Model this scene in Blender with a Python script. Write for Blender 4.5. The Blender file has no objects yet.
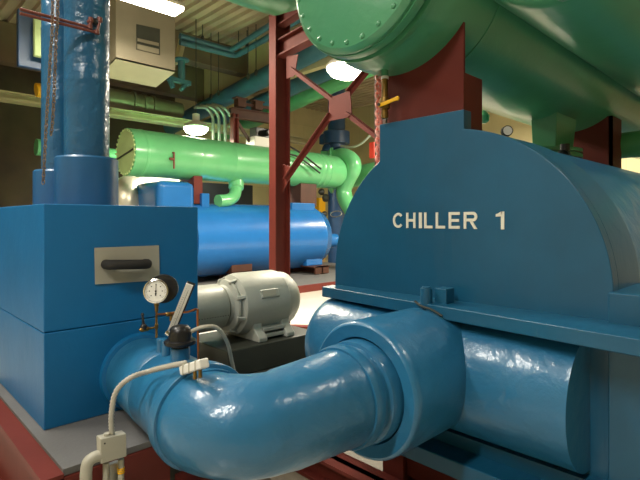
import bpy, bmesh, math, random
from mathutils import Vector, Matrix
random.seed(7)
C = bpy.context.scene.collection
F = 487.0; HY = 220.0
TH = math.atan2(505, 487); CA, SA = math.cos(TH), math.sin(TH)
EYE = 1.6
# The plant room grid: a = distance along the chillers, b = distance across them, z = height above the eye.
def P(b, a, z): return Vector((-b, a, z + EYE))
def ray(px, py):
    r = (px - 320) / F
    return (SA - r * CA, CA + r * SA, (HY - py) / F)
def onA(px, py, A): v = ray(px, py); k = A / v[1]; return P(v[0]*k, A, v[2]*k)
def onB(px, py, B): v = ray(px, py); k = B / v[0]; return P(B, v[1]*k, v[2]*k)
def onD(px, py, d): v = ray(px, py); return P(v[0]*d, v[1]*d, v[2]*d)

# ---------------------------------------------------------------- materials
def lin(c):
    return tuple(((x/255)/12.92 if x/255 <= .04045 else ((x/255+.055)/1.055)**2.4) for x in c)
def mat(name, rgb, rough=.4, metal=0, bump=0, bscale=8, coat=0, mottle=.12, mscale=3, emit=0, stretch=None, fine=0, rgb2=None, spec=.5):
    m = bpy.data.materials.new(name); m.use_nodes = True
    nt = m.node_tree; N = nt.nodes; L = nt.links
    b = N['Principled BSDF']
    c = lin(rgb)
    b.inputs['Roughness'].default_value = rough
    b.inputs['Metallic'].default_value = metal
    b.inputs['Specular IOR Level'].default_value = spec
    b.inputs['Coat Weight'].default_value = coat
    b.inputs['Coat Roughness'].default_value = .12
    tc = N.new('ShaderNodeTexCoord'); mp = N.new('ShaderNodeMapping')
    L.new(tc.outputs['Object'], mp.inputs['Vector'])
    if stretch: mp.inputs['Scale'].default_value = stretch
    n1 = N.new('ShaderNodeTexNoise'); n1.inputs['Scale'].default_value = mscale; n1.inputs['Detail'].default_value = 4
    L.new(tc.outputs['Object'], n1.inputs['Vector'])
    rp = N.new('ShaderNodeMapRange'); rp.inputs['From Min'].default_value = .3; rp.inputs['From Max'].default_value = .7
    L.new(n1.outputs['Fac'], rp.inputs['Value'])
    mx = N.new('ShaderNodeMix'); mx.data_type = 'RGBA'
    c2 = lin(rgb2) if rgb2 else tuple(x*(1-2*mottle) for x in c)
    mx.inputs['A'].default_value = (*c, 1); mx.inputs['B'].default_value = (*c2, 1)
    L.new(rp.outputs['Result'], mx.inputs['Factor'])
    L.new(mx.outputs['Result'], b.inputs['Base Color'])
    if bump:
        n2 = N.new('ShaderNodeTexNoise'); n2.inputs['Scale'].default_value = bscale; n2.inputs['Detail'].default_value = 5
        n2.inputs['Distortion'].default_value = .4
        L.new(mp.outputs['Vector'], n2.inputs['Vector'])
        bp = N.new('ShaderNodeBump'); bp.inputs['Strength'].default_value = 1; bp.inputs['Distance'].default_value = bump
        L.new(n2.outputs['Fac'], bp.inputs['Height'])
        last = bp
        if fine:
            n3 = N.new('ShaderNodeTexNoise'); n3.inputs['Scale'].default_value = bscale*7; n3.inputs['Detail'].default_value = 3
            L.new(tc.outputs['Object'], n3.inputs['Vector'])
            b2 = N.new('ShaderNodeBump'); b2.inputs['Strength'].default_value = 1; b2.inputs['Distance'].default_value = fine
            L.new(n3.outputs['Fac'], b2.inputs['Height']); L.new(bp.outputs['Normal'], b2.inputs['Normal']); last = b2
        L.new(last.outputs['Normal'], b.inputs['Normal'])
        L.new(last.outputs['Normal'], b.inputs['Coat Normal'])
    if emit:
        b.inputs['Emission Color'].default_value = (*c, 1); b.inputs['Emission Strength'].default_value = emit
    return m
M = {}
M['wrap'] = mat('blue_insulation_paint', (40,110,152), .34, bump=.012, bscale=5, coat=.35, fine=.0012, mottle=.08)
M['wrapdark'] = mat('blue_pipe_wrap_paint', (32,92,130), .3, bump=.014, bscale=6, coat=.35, fine=.003, mottle=.1)
M['face'] = mat('blue_waterbox_paint', (22,90,124), .36, bump=.006, bscale=3, coat=.15, fine=.0004, mottle=.1, stretch=(3,1,.5))
M['box'] = mat('blue_panel_paint', (8,104,160), .42, bump=.003, bscale=9, fine=.0006, mottle=.07)
M['sleeve'] = mat('blue_sleeve_paint', (30,92,138), .38, bump=.005, bscale=5, coat=.2, fine=.0006, mottle=.08)
M['bright'] = mat('bright_blue_enamel', (32,108,180), .25, bump=.004, bscale=3, coat=.4, mottle=.05)
M['navy'] = mat('navy_column_paint', (38,72,112), .4, mottle=.1)
M['bluepipe'] = mat('teal_blue_pipe_paint', (66,114,130), .4, bump=.003, mottle=.15)
M['green'] = mat('shaded_green_paint', (76,148,106), .3, bump=.002, bscale=14, coat=.3, fine=.0003, mottle=.06)  # same paint as the mint; shade near the camera put into the colour
M['mint'] = mat('lit_green_paint', (104,190,128), .3, bump=.003, bscale=5, coat=.3, mottle=.05)  # same paint as the near vessel; light put into the paler colour
M['cream'] = mat('pale_green_cap_paint', (190,215,150), .5, bump=.003, mottle=.08)
M['red'] = mat('red_oxide_paint', (108,43,35), .6, spec=.3, bump=.001, bscale=20, mottle=.1)
M['brown'] = mat('dark_oxide_paint', (82,48,36), .55, mottle=.15)
M['rust'] = mat('brown_tube_paint', (118,58,44), .4, bump=.002, bscale=40)
M['greymotor'] = mat('grey_motor_enamel', (168,170,160), .42, bump=.0015, bscale=20, mottle=.05)
M['plategrey'] = mat('grey_plate_metal', (172,168,152), .5, bump=.0008, bscale=30, mottle=.08)
M['pad'] = mat('grey_felt_pad', (104,103,102), .75, bump=.002, bscale=60, mottle=.1)
M['paddark'] = mat('worn_concrete', (112,102,84), .6, bump=.003, bscale=20, mottle=.25)
M['dark'] = mat('dark_steel', (58,60,52), .5, mottle=.2)
M['black'] = mat('black_plastic', (24,24,26), .35, bump=.0006, bscale=60, mottle=.1)
M['rubber'] = mat('black_rubber_foam', (40,38,36), .75, bump=.002, bscale=60, mottle=.15)
M['chrome'] = mat('polished_chrome', (215,215,212), .15, metal=1, mottle=.02)
M['galv'] = mat('galvanized_steel', (165,165,158), .4, metal=.6, mottle=.12, mscale=12)
M['conduit'] = mat('painted_conduit_grey', (176,172,156), .45, bump=.001, bscale=50, mottle=.08)
M['flex'] = mat('flexible_conduit_grey', (178,174,162), .45, mottle=.08)
M['white'] = mat('white_enamel', (228,226,218), .4, mottle=.03)
M['letter'] = mat('white_vinyl', (236,230,212), .35, mottle=.04)
M['brass'] = mat('aged_brass', (150,118,62), .35, metal=.85, mottle=.2, mscale=30)
M['copper'] = mat('copper_tube', (178,108,62), .32, metal=.8, mottle=.15, mscale=30)
M['yellow'] = mat('yellow_vinyl', (240,180,20), .4, mottle=.03)
M['redsign'] = mat('signal_red_paint', (222,60,40), .4, mottle=.05)
M['pink'] = mat('red_white_cord', (225,80,65), .5, mottle=.2, mscale=40, rgb2=(240,190,175))
M['duct'] = mat('duct_sheet_metal', (128,122,98), .45, metal=.3, mottle=.15)
M['silver'] = mat('silver_jacketing', (205,198,180), .35, metal=.5, bump=.006, bscale=12, mottle=.1)
M['heater'] = mat('grey_unit_paint', (132,124,104), .5, mottle=.06)
M['heaterlit'] = mat('lit_unit_underside', (206,208,170), .5, mottle=.05)  # greenish light on the unit's underside put into its colour
M['deck'] = mat('ceiling_deck_paint', (190,170,142), .7, mottle=.18, mscale=.8)
M['beam'] = mat('ceiling_beam_paint', (128,110,84), .7, mottle=.18, mscale=1)
M['beamlight'] = mat('pale_beam_paint', (196,184,142), .6, mottle=.12, mscale=2)
M['lampglass'] = mat('lit_lamp_glass', (255,246,215), .5, emit=14, mottle=0)
M['tubeglass'] = mat('lit_tube_lens', (255,247,222), .5, emit=9, mottle=0)
M['chain'] = mat('chain_metal', (176,150,128), .35, metal=.7, mottle=.3, mscale=60)
M['dial'] = mat('white_dial', (238,236,228), .5, mottle=.02)

def tile_mat(name, rgb, grout, sx, sz, rough=.7):
    m = mat(name, rgb, rough, mottle=.07, mscale=1.2)
    nt = m.node_tree; N = nt.nodes; L = nt.links; b = N['Principled BSDF']
    src = b.inputs['Base Color'].links[0].from_socket
    tc = N.new('ShaderNodeTexCoord'); sp = N.new('ShaderNodeSeparateXYZ'); cb = N.new('ShaderNodeCombineXYZ')
    L.new(tc.outputs['Object'], sp.inputs[0])
    ad = N.new('ShaderNodeMath'); ad.operation = 'ADD'
    L.new(sp.outputs[0], ad.inputs[0]); L.new(sp.outputs[1], ad.inputs[1])
    L.new(ad.outputs[0], cb.inputs[0]); L.new(sp.outputs[2], cb.inputs[1])
    br = N.new('ShaderNodeTexBrick'); br.inputs['Scale'].default_value = 1
    br.inputs['Brick Width'].default_value = sx; br.inputs['Row Height'].default_value = sz
    br.inputs['Mortar Size'].default_value = .012; br.inputs['Color1'].default_value = (1,1,1,1); br.inputs['Color2'].default_value = (.94,.94,.94,1)
    br.inputs['Mortar'].default_value = (*grout, 1)
    L.new(cb.outputs[0], br.inputs['Vector'])
    mx = N.new('ShaderNodeMix'); mx.data_type = 'RGBA'; mx.blend_type = 'MULTIPLY'; mx.inputs['Factor'].default_value = 1
    L.new(src, mx.inputs['A']); L.new(br.outputs['Color'], mx.inputs['B']); L.new(mx.outputs['Result'], b.inputs['Base Color'])
    return m
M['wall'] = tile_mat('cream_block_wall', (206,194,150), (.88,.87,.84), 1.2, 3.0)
M['wallshade'] = mat('brown_shade_wall', (92,76,56), .8, mottle=.25, mscale=.9)  # brown stands in for the shade on the near left wall
M['floor'] = mat('white_epoxy_floor', (205,202,190), .22, bump=.0015, bscale=3, coat=.3, mottle=.08, mscale=.7)
def wrinkle(m, scale=14, dist=.01):
    nt = m.node_tree; N = nt.nodes; L = nt.links; b = N['Principled BSDF']
    src = b.inputs['Normal'].links[0].from_socket
    tc = N.new('ShaderNodeTexCoord'); v = N.new('ShaderNodeTexVoronoi'); v.feature = 'SMOOTH_F1'; v.inputs['Scale'].default_value = scale
    nz = N.new('ShaderNodeTexNoise'); nz.inputs['Scale'].default_value = scale*.6
    mxv = N.new('ShaderNodeMix'); mxv.data_type = 'VECTOR'; mxv.inputs['Factor'].default_value = .12
    L.new(tc.outputs['Object'], nz.inputs['Vector']); L.new(tc.outputs['Object'], mxv.inputs[4]); L.new(nz.outputs['Color'], mxv.inputs[5])
    L.new(mxv.outputs[1], v.inputs['Vector'])
    bp = N.new('ShaderNodeBump'); bp.inputs['Distance'].default_value = dist
    L.new(v.outputs['Distance'], bp.inputs['Height']); L.new(src, bp.inputs['Normal'])
    L.new(bp.outputs['Normal'], b.inputs['Normal']); L.new(bp.outputs['Normal'], b.inputs['Coat Normal'])
wrinkle(M['wrapdark'], 16, .006); wrinkle(M['wrap'], 9, .003)

# ---------------------------------------------------------------- mesh helpers
class MB:
    def __init__(s): s.bm = bmesh.new()
    def mesh(s, vs, fs):
        v = [s.bm.verts.new(x) for x in vs]
        for f in fs:
            try: s.bm.faces.new([v[i] for i in f])
            except ValueError: pass
        return s
    def box(s, b0, b1, a0, a1, z0, z1):
        vs = [P(b, a, z) for b in (b0, b1) for a in (a0, a1) for z in (z0, z1)]
        return s.mesh(vs, [(0,1,3,2),(4,6,7,5),(0,4,5,1),(2,3,7,6),(0,2,6,4),(1,5,7,3)])
    def prism(s, pts, ext):          # pts: world points of a planar polygon, ext: vector
        n = len(pts); vs = [Vector(p) for p in pts] + [Vector(p)+ext for p in pts]
        return s.mesh(vs, [tuple(range(n)), tuple(range(2*n-1, n-1, -1))] + [(i, i+n, (i+1)%n+n, (i+1)%n) for i in range(n)])
    def bar(s, p, q, w, h, up=Vector((0,0,1))):   # square bar from p to q
        p, q = Vector(p), Vector(q); d = (q-p).normalized(); x = d.cross(up).normalized(); y = x.cross(d).normalized()
        pts = [p + x*(w/2*i) + y*(h/2*j) for i, j in ((-1,-1),(1,-1),(1,1),(-1,1))]
        return s.prism(pts, q-p)
    def rings(s, rings, cap0=True, cap1=True, close=False):
        n = len(rings[0]); vs = [v for r in rings for v in r]; fs = []
        m = len(rings)
        for i in range(m if close else m-1):
            for j in range(n):
                fs.append((i*n+j, i*n+(j+1)%n, ((i+1)%m)*n+(j+1)%n, ((i+1)%m)*n+j))
        if not close:
            if cap0: fs.append(tuple(range(n-1,-1,-1)))
            if cap1: fs.append(tuple(range((m-1)*n, m*n)))
        return s.mesh(vs, fs)
    def lathe(s, o, d, prof, n=48):  # prof: list of (distance along d, radius)
        o, d = Vector(o), Vector(d).normalized()
        x = d.orthogonal().normalized(); y = d.cross(x)
        rs = [[o + d*t + (x*math.cos(2*math.pi*j/n) + y*math.sin(2*math.pi*j/n))*max(r, .0004) for j in range(n)] for t, r in prof]
        return s.rings(rs)
    def cyl(s, p, q, r, n=24):
        p, q = Vector(p), Vector(q); return s.lathe(p, q-p, [(0, r), ((q-p).length, r)], n)
    def tube(s, pts, r, n=12, closed=False):
        pts = [Vector(p) for p in pts]; m = len(pts)
        if not isinstance(r, (list, tuple)): r = [r]*m
        rs = []; prev = None
        for i in range(m):
            t = (pts[min(i+1, m-1)] - pts[max(i-1, 0)]).normalized()
            if prev is None: x = t.orthogonal().normalized()
            else: x = (prev - t*prev.dot(t)).normalized()
            prev = x; y = t.cross(x)
            rs.append([pts[i] + (x*math.cos(2*math.pi*j/n) + y*math.sin(2*math.pi*j/n))*r[i] for j in range(n)])
        return s.rings(rs, close=closed)
    def build(s, name, m, parent=None, bevel=0, angle=38, loc=None):
        bmesh.ops.recalc_face_normals(s.bm, faces=s.bm.faces)
        vs = [v.co for v in s.bm.verts]
        me = bpy.data.meshes.new(name)
        if loc is None: loc = parent.location.copy() if parent is not None and parent.type == 'EMPTY' else Vector((0,0,0))
        wl = wloc(parent) if parent is not None else Vector((0,0,0))
        if parent is None:
            if len(vs): 
                lo = [min(v[i] for v in vs) for i in range(3)]; hi = [max(v[i] for v in vs) for i in range(3)]
                wl = Vector(((lo[0]+hi[0])/2, (lo[1]+hi[1])/2, lo[2]))
        bmesh.ops.translate(s.bm, verts=s.bm.verts, vec=-wl)
        s.bm.to_mesh(me); s.bm.free()
        me.materials.append(m)
        for p in me.polygons: p.use_smooth = True
        me.set_sharp_from_angle(angle=math.radians(angle))
        o = bpy.data.objects.new(name, me); C.objects.link(o)
        if parent is not None:
            o.parent = parent
        else:
            o.location = wl
        if bevel:
            md = o.modifiers.new('bevel', 'BEVEL'); md.width = bevel; md.segments = 2; md.limit_method = 'ANGLE'; md.angle_limit = math.radians(40); md.harden_normals = True
        return o
def wloc(o):
    v = Vector((0,0,0))
    while o is not None: v += o.location; o = o.parent
    return v
def bez(pts, n=8):                    # Catmull-Rom through pts
    pts = [Vector(p) for p in pts]; out = []
    q = [pts[0]*2-pts[1]] + pts + [pts[-1]*2-pts[-2]]
    for i in range(1, len(q)-2):
        a, b, c, d = q[i-1:i+3]
        for k in range(n):
            t = k/n
            out.append(.5*((2*b) + (c-a)*t + (2*a-5*b+4*c-d)*t*t + (3*b-a-3*c+d)*t**3))
    out.append(pts[-1]); return out
def tag(o, label, cat, group=None):
    o['label'] = label; o['category'] = cat
    if group: o['group'] = group
    return o
def struct(o): o['kind'] = 'structure'; return o
def thing(name, label, cat, loc, group=None):
    o = bpy.data.objects.new(name, None); C.objects.link(o); o.location = loc; o.empty_display_size = .1
    return tag(o, label, cat, group)
A_ = Vector((0,1,0)); B_ = Vector((-1,0,0)); Z_ = Vector((0,0,1))

# ---------------------------------------------------------------- room
FL = -EYE
CE = 5.2
struct(MB().box(-6, 17, -6, 17.2, FL-.2, FL).build('floor', M['floor']))
struct(MB().box(-6, 17, 17, 17.2, FL, CE+.3).build('wall_back', M['wall']))
struct(MB().box(16.8, 17, -6, 8.7, FL, CE+.3).build('wall_left', M['wallshade']))
struct(MB().box(16.8, 17, 8.7, 17, FL, CE+.3).build('wall_left_rear', M['wall']))
struct(MB().box(-6, 16.8, -6, -5.8, FL, CE+.3).build('wall_front', M['wall']))
struct(MB().box(-6, -5.8, -5.8, 17, FL, CE+.3).build('wall_right', M['wall']))
# fluted metal roof deck, flutes running across the chillers
mb = MB(); pts = []; a = -6.0
while a < 17.2:
    pts += [P(17, a, CE), P(17, a+.14, CE), P(17, a+.17, CE+.08), P(17, a+.27, CE+.08)]; a += .3
pts += [P(17, a, CE+.3), P(17, -6, CE+.3)]
struct(mb.prism(pts, Vector((23,0,0))).build('ceiling', M['deck']))
# bulkhead wall and beams under the deck
struct(MB().box(8.6, 15.4, 8.8, 9.0, 4.0, CE).build('wall_bulkhead', M['wall']))
struct(MB().box(12.3, 12.7, 6.2, 8.8, 4.46, CE).build('trim_1', M['beam']))
mb = MB(); mb.box(14.9, 15.3, 2.6, 8.8, 4.15, CE); struct(mb.build('trim_2', M['beam']))
mb = MB(); mb.box(12.95, 13.3, -3, 12, 2.74, 2.80); mb.box(13.06, 13.14, -3, 12, 2.80, 2.92); mb.box(12.95, 13.3, -3, 12, 2.92, 2.95)
struct(mb.build('trim_3', M['beamlight']))

# ---------------------------------------------------------------- chiller beside the camera
B1, ZV, RV = 1.43, -.33, .815
AC = 2.304
ch = thing('water_chiller', 'large dark blue chiller with a flat arched water box lettered CHILLER 1', 'chiller', P(B1, 4.5, FL))
# water box: arch outline with straight sides
def arch(a, b0=2.247, b1=.612, zb=-1.14, r=RV, zc=ZV, n=56):
    pts = [P(b0, a, zb)]
    for i in range(n+1):
        t = math.pi*i/n
        pts.append(P(B1 + r*math.cos(t), a, zc + r*math.sin(t)))
    pts.append(P(b1, a, zb)); return pts
def arch_neck(a):
    out = [P(2.247, a, -1.14)]; n = 56; t1 = math.acos((1.87-B1)/RV); t2 = math.acos((1.308-B1)/RV)
    for i in range(15): t = t1*i/14; out.append(P(B1+RV*math.cos(t), a, ZV+RV*math.sin(t)))
    out += [P(1.87, a, .578), P(1.308, a, .578)]
    for i in range(41): t = t2+(math.pi-t2)*i/40; out.append(P(B1+RV*math.cos(t), a, ZV+RV*math.sin(t)))
    out.append(P(.612, a, -1.14)); return out
MB().prism(arch_neck(AC), Vector((0,.078,0))).build('water_box_cover', M['face'], ch, bevel=.004)
MB().prism(arch(AC+.078), Vector((0,.34,0))).build('water_box', M['face'], ch)
o = MB().lathe(P(B1, AC+.42, ZV), A_, [(0,.80),(0,.80),(6.1,.80)], 64).build('shell', M['wrap'], ch)
MB().lathe(P(B1, 8.7, ZV), A_, [(0,.815),(.5,.815)], 64).build('rear_water_box', M['face'], ch)
# ledge (flange) round the header
mb = MB(); mb.prism([P(2.245,2.18,-.492), P(.45,2.03,-.492), P(.45,AC+.01,-.492), P(2.245,AC+.01,-.492)], Vector((0,0,.066))); mb.build('upper_flange', M['face'], ch, bevel=.007)
mb = MB(); mb.box(.50, 2.262, 2.10, AC+.01, -1.25, -1.165); mb.build('lower_flange', M['face'], ch, bevel=.007)
mb = MB(); mb.box(.50, 2.262, 2.24, AC+.35, -1.17, -1.10); mb.build('gasket_channel', M['face'], ch)
mb = MB(); mb.box(.44, .625, 2.262, AC+.40, -1.165, -.30); mb.build('side_flange', M['face'], ch, bevel=.006)
# header: a cylinder lying across the front, bulging forward
mb = MB(); n = 40; prof = []
for i in range(n+1):
    t = math.pi*i/n
    prof.append((2.30 - .285*math.sin(t), -.785 + .295*math.cos(t)))
ring = lambda b, s: [P(b, 2.30 - (2.30-a)*s, -.785 + (z+.785)*s) for a, z in prof] + [P(b, 2.32, -.785-.295*s), P(b, 2.32, -.785+.295*s)]
mb.rings([ring(.705, 1), ring(2.12, 1), ring(2.19, .985), ring(2.235, .95), ring(2.26, .89)])
mb.build('header', M['wrap'], ch, angle=50)
# nozzle
BN, ZN = 1.44, -.76
mb = MB(); mb.lathe(P(BN, 2.30, ZN), -A_, [(0,.306),(.62,.305),(.645,.303),(.656,.297),(.661,.288),(.655,.235),(.62,.22),(.58,.2)], 72)
mb.build('nozzle', M['wrap'], ch, angle=35)
# lifting lug and pin on the flange
mb = MB(); mb.cyl(P(1.425, 2.135, -.455), P(1.425, 2.135, -.35), .031, 20); mb.cyl(P(1.425, 2.135, -.35), P(1.425, 2.135, -.343), .022, 20)
mb.build('flange_nut', M['face'], ch, bevel=.003)
MB().box(1.33, 1.40, 2.17, 2.25, -.45, -.35).build('flange_lug', M['face'], ch, bevel=.004)
MB().tube(bez([P(1.47,2.10,-.42), P(1.42,2.085,-.437), P(1.36,2.08,-.445), P(1.30,2.085,-.47)]), .006, 8).build('wire_seal', M['dark'], ch)
# lettering: bold sans letters, one raised piece each
ZT, ZB_, TK = .042, -.046, .015
def letter(c, x0, x1):
    X0 = onA(x0, 220, AC).x; X1 = onA(x1, 220, AC).x; H = ZT-ZB_; W = X1-X0
    def poly(mb, pts): mb.prism([Vector((X0+u, AC-.004, EYE+ZB_+w)) for u, w in pts], Vector((0,.005,0)))
    def rc(mb, u0, u1, w0, w1): poly(mb, [(u0,w0),(u1,w0),(u1,w1),(u0,w1)])
    def arcband(mb, cx, cz, rx, rz, t0, t1, tk=TK, n=20):
        t = [math.radians(t0+(t1-t0)*i/n) for i in range(n+1)]
        o = [(cx+rx*math.cos(k), cz+rz*math.sin(k)) for k in t]; i_ = [(cx+(rx-tk)*math.cos(k), cz+(rz-tk)*math.sin(k)) for k in t]
        for k in range(n): poly(mb, [o[k], o[k+1], i_[k+1], i_[k]])
    mb = MB()
    if c == 'C': arcband(mb, W/2, H/2, W/2, H/2, 42, 318)
    if c == 'H': rc(mb,0,TK,0,H); rc(mb,W-TK,W,0,H); rc(mb,TK,W-TK,H/2-TK/2,H/2+TK/2)
    if c == 'I': rc(mb,0,W,0,H)
    if c == 'L': rc(mb,0,TK,0,H); rc(mb,TK,W,0,TK)
    if c == 'E': rc(mb,0,TK,0,H); rc(mb,TK,W,0,TK); rc(mb,TK,W,H-TK,H); rc(mb,TK,W*.93,H/2-TK/2,H/2+TK/2)
    if c == 'R':
        rc(mb,0,TK,0,H); r = H*.28; m = H-2*r
        rc(mb,TK,W-r,H-TK,H); rc(mb,TK,W-r,m,m+TK); arcband(mb, W-r, H-r, r, r, -90, 90)
        poly(mb, [(W*.42,m+.002),(W*.42+TK*1.1,m+.002),(W,0),(W-TK*1.15,0)])
    if c == '1': rc(mb,W-TK*1.1,W,0,H); poly(mb, [(W-TK*1.1,H),(W-TK*.6,H),(W-TK*1.1,H-TK*1.6),(0,H-TK*1.7),(0,H-TK*.9),(W*.3,H-TK*.6)])
    mb.build('letter', M['letter'], ch)
for c, a, b in (('C',393.3,403.8),('H',406.5,415.8),('I',419.2,422.2),('L',424.5,432.8),('L',436,445.3),('E',449,460),('R',464,477.5),('1',496,504.5)):
    letter(c, a, b)
tag(MB().box(.3, 3.1, 1.8, 9.2, FL-.0, FL+.06).build('chiller_pad', M['paddark']), 'dark concrete pad on the floor under the lettered chiller', 'pad')
# red steel stand under the chiller
mb = MB(); mb.box(.55, 2.9, 2.02, 2.06, FL+.06, -1.39); mb.box(.55, 2.9, 1.96, 2.12, -1.41, -1.39); mb.box(.55, 2.9, 1.96, 2.12, FL+.06, FL+.08)
mb.build('base_beam', M['red'], ch)
for bb in (1.66, .72):
    mb = MB(); mb.box(bb-.07, bb+.07, 2.16, 2.18, FL+.06, -1.25); mb.box(bb-.07, bb+.07, 2.32, 2.34, FL+.06, -1.25); mb.box(bb-.01, bb+.01, 2.17, 2.33, FL+.06, -1.25)
    mb.build('leg', M['red'], ch)
    mb = MB(); mb.box(bb-.09, bb+.09, 7.6, 7.8, FL+.06, -1.0); mb.build('leg', M['red'], ch)
mb = MB(); mb.box(.75, 1.6, 2.2, 2.3, -1.40, -1.30); mb.build('cross_rail', M['red'], ch)

# ---------------------------------------------------------------- green vessel over it
BT, ZT, RT = 1.775, 1.425, .548
tk = thing('refrigerant_vessel', 'large dark green horizontal vessel with bolted end cap above the lettered chiller', 'vessel', P(BT, 4.5, .578))
mb = MB(); mb.lathe(P(BT, 2.0, ZT), A_, [(0,.50),(.0,.515),(.02,.522),(.05,.522),(.055,.50),(.075,.50),(.08,.53),(.11,.53),(.115,.512),(.15,.515),(.20,.54),(.26,RT),(6.3,RT),(6.5,.3)], 96)
mb.build('shell', M['green'], tk, angle=30)
mb = MB(); mb.lathe(P(BT, 2.0, ZT-.02), -A_, [(-.02,.49),(.02,.49),(.03,.482),(.045,.46),(.06,.3),(.065,.1),(.066,0)], 96)
cap = mb.build('end_cap', M['green'], tk, angle=25)
for i in range(24):
    t = 2*math.pi*(i+.35)/24
    c = P(BT + .435*math.cos(t), 1.965, ZT-.02 + .435*math.sin(t))
    MB().lathe(c, -A_, [(-.02,.017),(.010,.017),(.018,.013),(.022,.004)], 10).build('bolt', M['green'], cap)
mb = MB(); mb.lathe(P(BT, 2.62, ZT), A_, [(0,RT),(.0,RT+.006),(.02,RT+.006),(.02,RT)], 96); mb.build('weld_ring', M['green'], tk)
# drain stub
mb = MB(); mb.cyl(P(BT+.02, 2.26, ZT-.50), P(BT+.02, 2.26, .835), .022, 20); mb.build('drain_stub', M['green'], tk)
# saddle: front plate cut to the shell, side stiffeners, rear plate
def saddle(a, m=M['red'], b0=1.356, b1=1.875, zb=.578, horn=.20):
    pts = [P(b1, a, zb), P(b1, a, 1.0)]
    t0 = math.asin((b1-BT)/RT); t1 = math.asin((BT-b0)/RT)
    pts = [P(b1, a, zb)]
    for i in range(25):
        t = t0 - (t0+t1)*i/24
        pts.append(P(BT + RT*math.sin(t), a, ZT - RT*math.cos(t)))
    pts.append(P(b0, a, zb)); return pts
mb = MB(); mb.prism(saddle(2.385), Vector((0,.018,0)))
mb.build('saddle_plate', M['red'], tk)
for b in (1.357, 1.855): MB().box(b, b+.018, 2.403, 2.575, .45, .80).build('saddle_stiffener', M['red'], tk)
MB().box(1.357, 1.873, 2.575, 2.593, .45, .80).build('rear_saddle_plate', M['red'], tk)
def saddle2(a):
    mb = MB(); mb.box(1.40, 2.1, a, a+.03, .35, .99); mb.box(1.40, 1.43, a, a+.3, .2, .99); return mb
saddle2(5.2).build('saddle_plate', M['red'], tk)
# suction neck between vessel and chiller
mb = MB()
def rect(a0, a1, b0, b1, z): return [P(b0,a0,z), P(b1,a0,z), P(b1,a1,z), P(b0,a1,z)]
mb.rings([rect(4.35,4.75,1.60,1.80,.62), rect(4.3,4.8,1.57,1.80,1.0)])
mb.build('suction_neck', M['green'], tk, bevel=.01)
mb = MB(); mb.lathe(P(1.80, 4.55, .545), Z_, [(0,.335),(.035,.335),(.035,.31),(.05,.31),(.05,.335),(.08,.335)], 48); mb.build('neck_flange', M['green'], tk)
mb = MB(); mb.cyl(P(1.80,4.42,.30), P(1.80,4.42,.56), .27, 40); mb.build('lower_neck', M['green'], tk)
# end of the compressor casing beside the vessel
mb = MB(); mb.lathe(P(.897, 2.42, 1.56), A_, [(0,.40),(.01,.47),(.04,.50),(.08,.51),(5,.51)], 64); mb.build('compressor_casing', M['green'], tk)
mb = MB(); mb.lathe(P(.86, 2.22, 1.16), -B_, [(0,.12),(.01,.17),(.05,.20),(1.6,.20)], 40); mb.cyl(P(.6,2.2,1.2), P(.6,2.6,1.4), .15, 24); mb.build('discharge_pipe', M['green'], tk)

# ball valve under the drain
va = thing('drain_valve', 'brass drain valve with a yellow lever under the dark green vessel', 'valve', P(BT+.02, 2.26, .60))
mb = MB(); mb.cyl(P(BT+.02, 2.26, .595), P(BT+.02, 2.26, .835), .019, 20); mb.build('brass_pipe', M['brass'], va)
mb = MB(); mb.lathe(P(BT+.02, 2.26, .60), Z_, [(0,.012),(.0,.022),(.03,.022),(.034,.018),(.05,.018),(.055,.030),(.085,.033),(.115,.030),(.12,.02)], 12); mb.build('valve_body', M['brass'], va)
for z in (.835, .705): MB().cyl(P(BT+.02,2.26,z-.008), P(BT+.02,2.26,z+.008), .023, 20).build('collar', M['white'], va)
mb = MB(); mb.bar(P(BT+.03, 2.215, .665), P(BT-.115, 2.20, .680), .010, .021); mb.cyl(P(BT-.115,2.205,.680), P(BT-.115,2.195,.680), .0135, 16)
mb.build('lever', M['yellow'], va, bevel=.003)
MB().cyl(P(BT+.02,2.26,.67), P(BT+.02,2.20,.67), .009, 10).build('stem', M['dark'], va)
# red and white cord hanging beside the valve
mb = MB()
for ph in (0, math.pi):
    pts = [P(1.955+.014*math.cos(z*55+ph), 2.40+.014*math.sin(z*55+ph), z) for z in [.16+.012*i for i in range(66)]]
    mb.tube(pts, .011, 8)
tag(mb.build('hanging_cord', M['pink']), 'twisted red and white cord hanging left of the brass drain valve', 'cord')

# small gauge and green valve behind the chiller arch
g = thing('pressure_gauge', 'small round pale gauge peeking over the arched top of the chiller', 'gauge', onA(507,134,3.0))
c = onA(507,131,3.0)
MB().lathe(c, Vector((.69,-.72,0)), [(-.02,.034),(.012,.034),(.016,.029),(.012,.028)], 24).build('case', M['dark'], g)
MB().lathe(c, Vector((.69,-.72,0)), [(.0,.028),(.0135,.028)], 24).build('dial', M['dial'], g)
MB().cyl(c, c-Z_*.16, .010, 10).build('stem', M['brass'], g)
c = onA(484,118,4.2)
v = thing('relief_valve', 'small green valve below the dark green vessel, right of its red saddle', 'valve', c-Z_*.05)
MB().lathe(c-Z_*.05, Z_, [(0,.02),(.02,.045),(.07,.05),(.10,.03),(.12,.012),(.45,.012)], 14).build('body', M['green'], v)
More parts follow.
